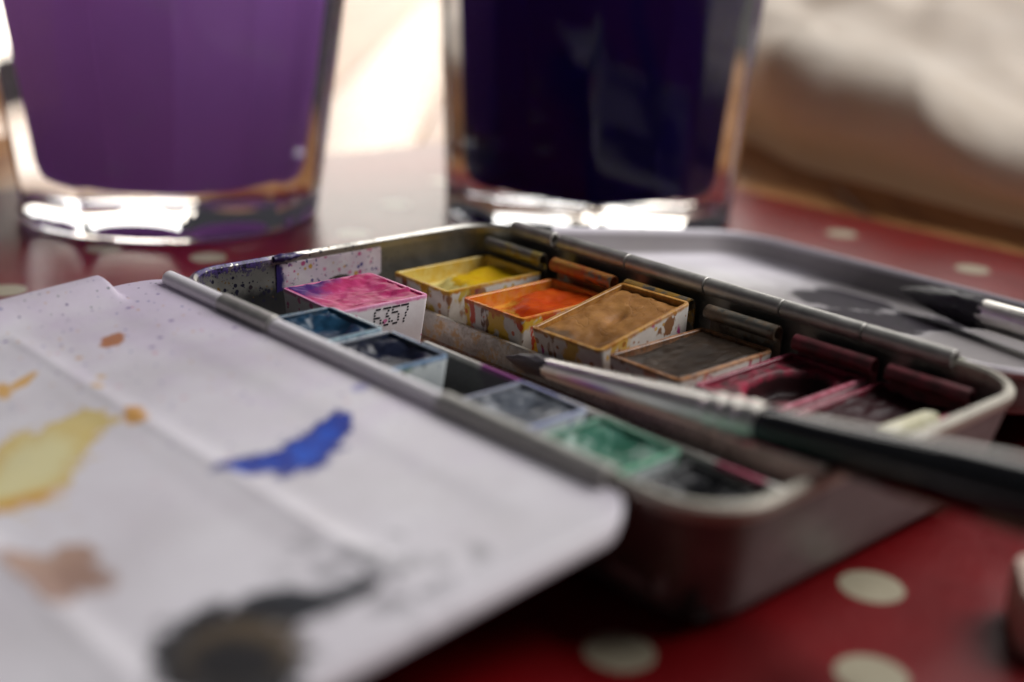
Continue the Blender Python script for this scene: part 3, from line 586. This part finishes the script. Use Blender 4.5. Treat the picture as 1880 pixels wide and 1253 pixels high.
# ------------------------------------------------------------------ brushes
def brush(name, label, tip, through, hair_l, hair_r, fer, han, length, mats, crimps=True):
    """tip and a second point in mm; profile radii along the axis"""
    T = Vector(tip); D = (Vector(through) - T).normalized()
    B = empty(name, (0, 0, 0), label, 'paint brush', 'brushes on the paint box'); B.location = T * MM; B.rotation_euler = D.to_track_quat('Z', 'Y').to_euler()
    pr = []
    for k in range(22):
        t = k / 21; r = hair_r * (math.sin(min(1, t * 1.25) * math.pi / 2) ** .85) * (1 - .12 * sst(t, .8, 1)); pr.append((max(.04, r), t * hair_l))
    lathe(pr, 28, lambda a, z, r: 1 + .06 * math.sin(a * 9 + z * .3) + .05 * math.sin(a * 17 + z) + .1 * nz(math.cos(a) * 2, math.sin(a) * 2, z * .1)).build('hair', mats[0], B, smooth=60)
    f0, f1, L = fer[0], fer[1], fer[2]; z0 = hair_l - 2.0; pr = [(f0 * .8, z0 + .3), (f0 * .96, z0), (f0, z0 + .3)]
    for k in range(60):
        t = k / 59; zz = z0 + .4 + (L - .4) * t; r = f0 + (f1 - f0) * t
        if crimps:
            for q in (L - 3.0, L - 6.2, L - 9.4): r += .28 * math.exp(-((zz - z0 - q) / .75) ** 2) - .0
        pr.append((r, zz))
    lathe(pr, 32).build('ferrule', mats[1], B, smooth=50)
    zs = z0 + L - .6; pr = [(f1 * .9, zs), (f1 * .97, zs + .5)]
    for k in range(1, 40):
        t = k / 39; pr.append((f1 * .97 + (han - f1 * .97) * sst(t, 0, .32) - (han * .55) * sst(t, .5, 1.0), zs + .5 + (length - zs) * t))
    lathe(pr, 32).build('handle', mats[2], B, smooth=60)
    return B
s = Sh('wet_hair'); x, y, z = s.xyz(); st = s.noise(2.2, 4, .6, stretch=(1, 1, .08)); s.set(color=s.mix(s.ss(st, -.2, .3), (.006, .005, .009), (.035, .026, .04)), rough=.42); s.bump(st, .8, .25); M_HAIR = s.m
s = Sh('ferrule_metal'); n = s.noise(.4, 4, .6); st = s.noise(4, 2, .5, stretch=(1, 1, .05)); s.set(color=s.mix(s.ss(n, -.3, .3), (.78, .74, .68), (.90, .87, .82)), rough=.30 + .12 * s.ss(n, -.2, .3), metal=1.0); s.bump(n + st * .3, .15, .06); M_FER = s.m
s = Sh('black_lacquer'); n = s.noise(.25, 4, .6); s.set(color=s.mix(s.ss(n, -.3, .3), (.006, .006, .007), (.012, .012, .014)), rough=.07 + .06 * s.ss(n, -.2, .3), spec=.7); s.bump(n, .05, .05); M_HAND = s.m
brush('paint_brush', 'black-handled paint brush resting across the box rim in the foreground', (45.2, 37.3, RIM - 10), (119, 23, RIM + 2.6), 15, 1.8, (1.7, 2.9, 51.0), 4.1, 190, (M_HAIR, M_FER, M_HAND))
brush('paint_brush', 'paint brush with a fat dark tip lying inside the open lid', (55, 145, 7.6), (84, 135.4, 10.0), 28, 3.3, (3.0, 3.3, 26), 4.0, 200, (M_HAIR, M_FER, M_HAND), crimps=False)

# ------------------------------------------------------------------ glasses of rinse water
s = Sh('clear_glass'); s.set(color=(.995, .998, .998), rough=.0, ior=1.38, trans=1.0); M_GLASS = s.m
def tumbler(name, label, cx, cy, rb, rt, H, base, wall, liquid, lvl, nf=10, ph=0.0):
    G = empty(name, (cx, cy, TBL + .06), label, 'glass', 'glasses of rinse water'); G.rotation_euler = (0, 0, ph)
    R_ = lambda z: rb + (rt - rb) * (z / H)
    def fac(a, z, r):
        k = sst(z, 1, 5) * (1 - sst(z, H * .72, H * .8)); c = abs(((a * nf / (2 * math.pi)) % 1) - .5) * 2   # 0 at facet middle
        fl = math.cos(math.pi / nf) / math.cos((c) * math.pi / nf) if True else 1
        return 1 + (fl - 1) * .9 * k
    def facin(a, z, r):
        c = abs(((a * nf / (2 * math.pi)) % 1) - .5) * 2; fl = math.cos(math.pi / nf) / math.cos(c * math.pi / nf)
        return 1 + (fl - 1) * sst(z, base - 1, base + 4) * (1 - sst(z, H * .72, H * .8))
    outer = [(rb * .3, .9), (rb * .8, .8), (rb - 3.4, .25), (rb - 2.2, 0), (rb - .9, .5), (R_(2) - .15, 1.6)] + [(R_(z), z) for z in (3, 4.5, 7, 11, 20, 32, 46, 58, 64, 68, 74, H - 1)] + [(R_(H) - .4, H)]
    inner = [(R_(H) - wall * .6 + .0, H), (R_(H) - wall, H - 1.2)] + [(R_(z) - wall, z) for z in (74, 60, 46, 30, 20, base + 4)] + [(R_(base) - wall - .4, base + 2), (R_(base) - wall - 1.5, base + .6), (R_(base) - wall - 4, base + .1), (rb * .3, base)]
    mb = MB(); n = 120; rows = []
    for i, (r, z) in enumerate(outer + inner):
        rows.append([((r * (fac if i < len(outer) else facin)(2 * math.pi * k / n, z, r)) * math.cos(2 * math.pi * k / n), (r * (fac if i < len(outer) else facin)(2 * math.pi * k / n, z, r)) * math.sin(2 * math.pi * k / n), z) for k in range(n)])
    mb.grid(rows, closed_u=True); mb.fan(rows[0], True); mb.fan(rows[-1]); mb.build('glass_body', M_GLASS, G, smooth=40)
    o_ = .12
    lp = [(rb * .3, base - o_), (R_(base) - wall - 4, base + .1 - o_), (R_(base) - wall - 1.5 + o_, base + .6 - o_), (R_(base) - wall - .4 + o_, base + 2), (R_(base + 4) - wall + o_, base + 4)] + [(R_(z) - wall + o_, z) for z in (20, 30, 46, 60, lvl - .5)] + [(R_(lvl) - wall + o_, lvl), (R_(lvl) - wall - 1.5, lvl - .6), (rb * .3, lvl - .6)]
    lathe(lp, 120, facin).build('rinse_water', liquid, G, smooth=14)
    return G
def murky(name, col, trans_col, k):
    s = Sh(name); n = s.noise(.05, 4, .6); t = s.t
    s.set(color=s.mix(s.ss(n, -.3, .3), tuple(v * .82 for v in col), col), rough=.25, spec=0.0)
    tr = t.nodes.new('ShaderNodeBsdfTranslucent'); tr.inputs[0].default_value = trans_col + (1,)
    mx = t.nodes.new('ShaderNodeMixShader'); mx.inputs[0].default_value = k
    t.links.new(s.p.outputs[0], mx.inputs[1]); t.links.new(tr.outputs[0], mx.inputs[2]); t.links.new(mx.outputs[0], t.nodes['Material Output'].inputs[0])
    return s.m
M_LIQ1 = murky('milky_purple', (.66, .30, .99), (.84, .54, 1.0), .72)
M_LIQ2 = murky('inky_purple', (.013, .008, .062), (.12, .08, .42), .45)
tumbler('drinking_glass', 'faceted glass of milky light purple water', -113, 63, 38.5, 50.0, 92, 10.5, 15.5, M_LIQ1, 80, 10, .2)
tumbler('drinking_glass', 'faceted glass of nearly black purple water behind the box', -50, 156.5, 40.0, 45.5, 92, 9.0, 15.5, M_LIQ2, 80, 10, .45)

# ------------------------------------------------------------------ background on the wooden table
s = Sh('white_linen'); n = s.noise(.04, 4, .6); wv = s.noise(2.5, 2, .5); s.set(color=s.mix(s.ss(n, -.3, .3), srgb(226, 214, 198), srgb(238, 229, 216)), rough=.85, spec=.2); s.bump(n * 8 + wv * .3, .3, .6); tr = s.t.nodes.new('ShaderNodeBsdfTranslucent'); tr.inputs[0].default_value = srgb(232, 216, 196) + (1,); mx = s.t.nodes.new('ShaderNodeMixShader'); mx.inputs[0].default_value = .28
s.t.links.new(s.p.outputs[0], mx.inputs[1]); s.t.links.new(tr.outputs[0], mx.inputs[2]); s.t.links.new(mx.outputs[0], s.t.nodes['Material Output'].inputs[0]); M_LIN = s.m
# a heavy rumpled cloth: a long swell with an overhanging front edge
def lerp_tab(tab, x):
    for (x0, y0), (x1, y1) in zip(tab, tab[1:]):
        if x <= x1: t = max(0, (x - x0) / (x1 - x0)); return y0 + (y1 - y0) * t * t * (3 - 2 * t)
    return tab[-1][1]
def linen(s_, t):       # s_ along its length 0..1, t across 0 (front bottom) .. 1 (back bottom)
    L = -280 + s_ * 570
    fy = lerp_tab([(-280, 350), (-190, 318), (-110, 282), (-42, 250), (40, 238), (160, 236), (300, 242)], L)
    hgt = lerp_tab([(-280, 46), (-190, 47), (-110, 47), (-50, 42), (40, 29), (120, 24), (300, 24)], L)
    if t < .14: k = t / .14; y_ = 30 - 30 * math.sin(k * math.pi / 2) ** .8; zz = hgt * (.02 + .50 * k)
    elif t < .32: k = (t - .14) / .18; y_ = 26 * k * k; zz = hgt * (.52 + .46 * math.sin(k * math.pi / 2))
    else: k = (t - .32) / .68; y_ = 26 + 300 * k; zz = hgt * (.98 - .30 * sst(k, .04, .22)) + 44 * sst(k, .18, .9) - 50 * sst(k, .9, 1)
    rg = lambda x_, y2, q: 1 - abs(nz(x_, y2, q)) * 2.2           # creased ridges
    f = rg(L * .0085 + y_ * .004, y_ * .011 - L * .003, 1) * 11 + rg(L * .018 + 4, y_ * .014 + L * .006, 5) * 3.2 + nz(L * .03, y_ * .03, 8) * 1.2 - 7
    e = sst(t, .03, .18)
    return Vector((L - .25 * y_, fy + y_ - f * .55 * e, max(.4, zz + f * .75 * e) if t > .03 else .5))
rows = [[tuple(linen(i / 150, j / 90)) for j in range(91)] for i in range(151)]
mb = MB(); mb.grid(rows); mb.fan(rows[0]); mb.fan(rows[-1]); o = mb.build('white_cloth', M_LIN, None, smooth=80, loc=(0, 0, TBL - .9)); tag(o, 'rumpled white cloth lying on the wooden table behind the red oilcloth', 'cloth')

# upright slats with dark gaps beyond the white cloth
s = Sh('beige_slat'); g = s.noise(.05, 5, .6, stretch=(4, 4, .4)); s.set(color=s.mix(s.ss(g, -.3, .3), srgb(150, 136, 112), srgb(186, 172, 146)), rough=.6); M_BS = s.m
s = Sh('dark_back'); s.set(color=srgb(26, 23, 20), rough=.7); M_DB = s.m
CR = empty('slatted_crate', (-180, 720, TBL - .6), 'beige slats with dark gaps far behind the white cloth', 'crate'); CR.rotation_euler = (0, 0, math.radians(28))
loft(-150, 190, 6, 90, 2, [(.6, 0), (0, .6), (0, 99), (.6, 100)], 3).build('crate_body', M_DB, CR)
for i in range(9):
    mb = loft(-9, 9, -4, 4, 1, [(.6, 2), (0, 2.6), (0, 98), (.6, 99)], 3); mb.build('slat', M_BS, CR, loc=(-136 + i * 39, 1.5, 0))

# small pale block at the right edge of the cloth
s = Sh('pale_block'); n = s.noise(.3, 4, .6); s.set(color=s.mix(s.ss(n, -.3, .3), srgb(226, 196, 180), srgb(240, 216, 200)), rough=.6)
o = loft(-5, 5, -7, 7, 3, [(.8, 0), (.1, .6), (0, 1.2), (0, 6.6), (.4, 7.8), (1.4, 8.4)], 5).build('pale_block', s.m, None, loc=(142.0, 39.0, TBL + .08)); o.rotation_euler = (0, 0, .6); tag(o, 'small pale beige block on the red cloth at the right edge', 'block')
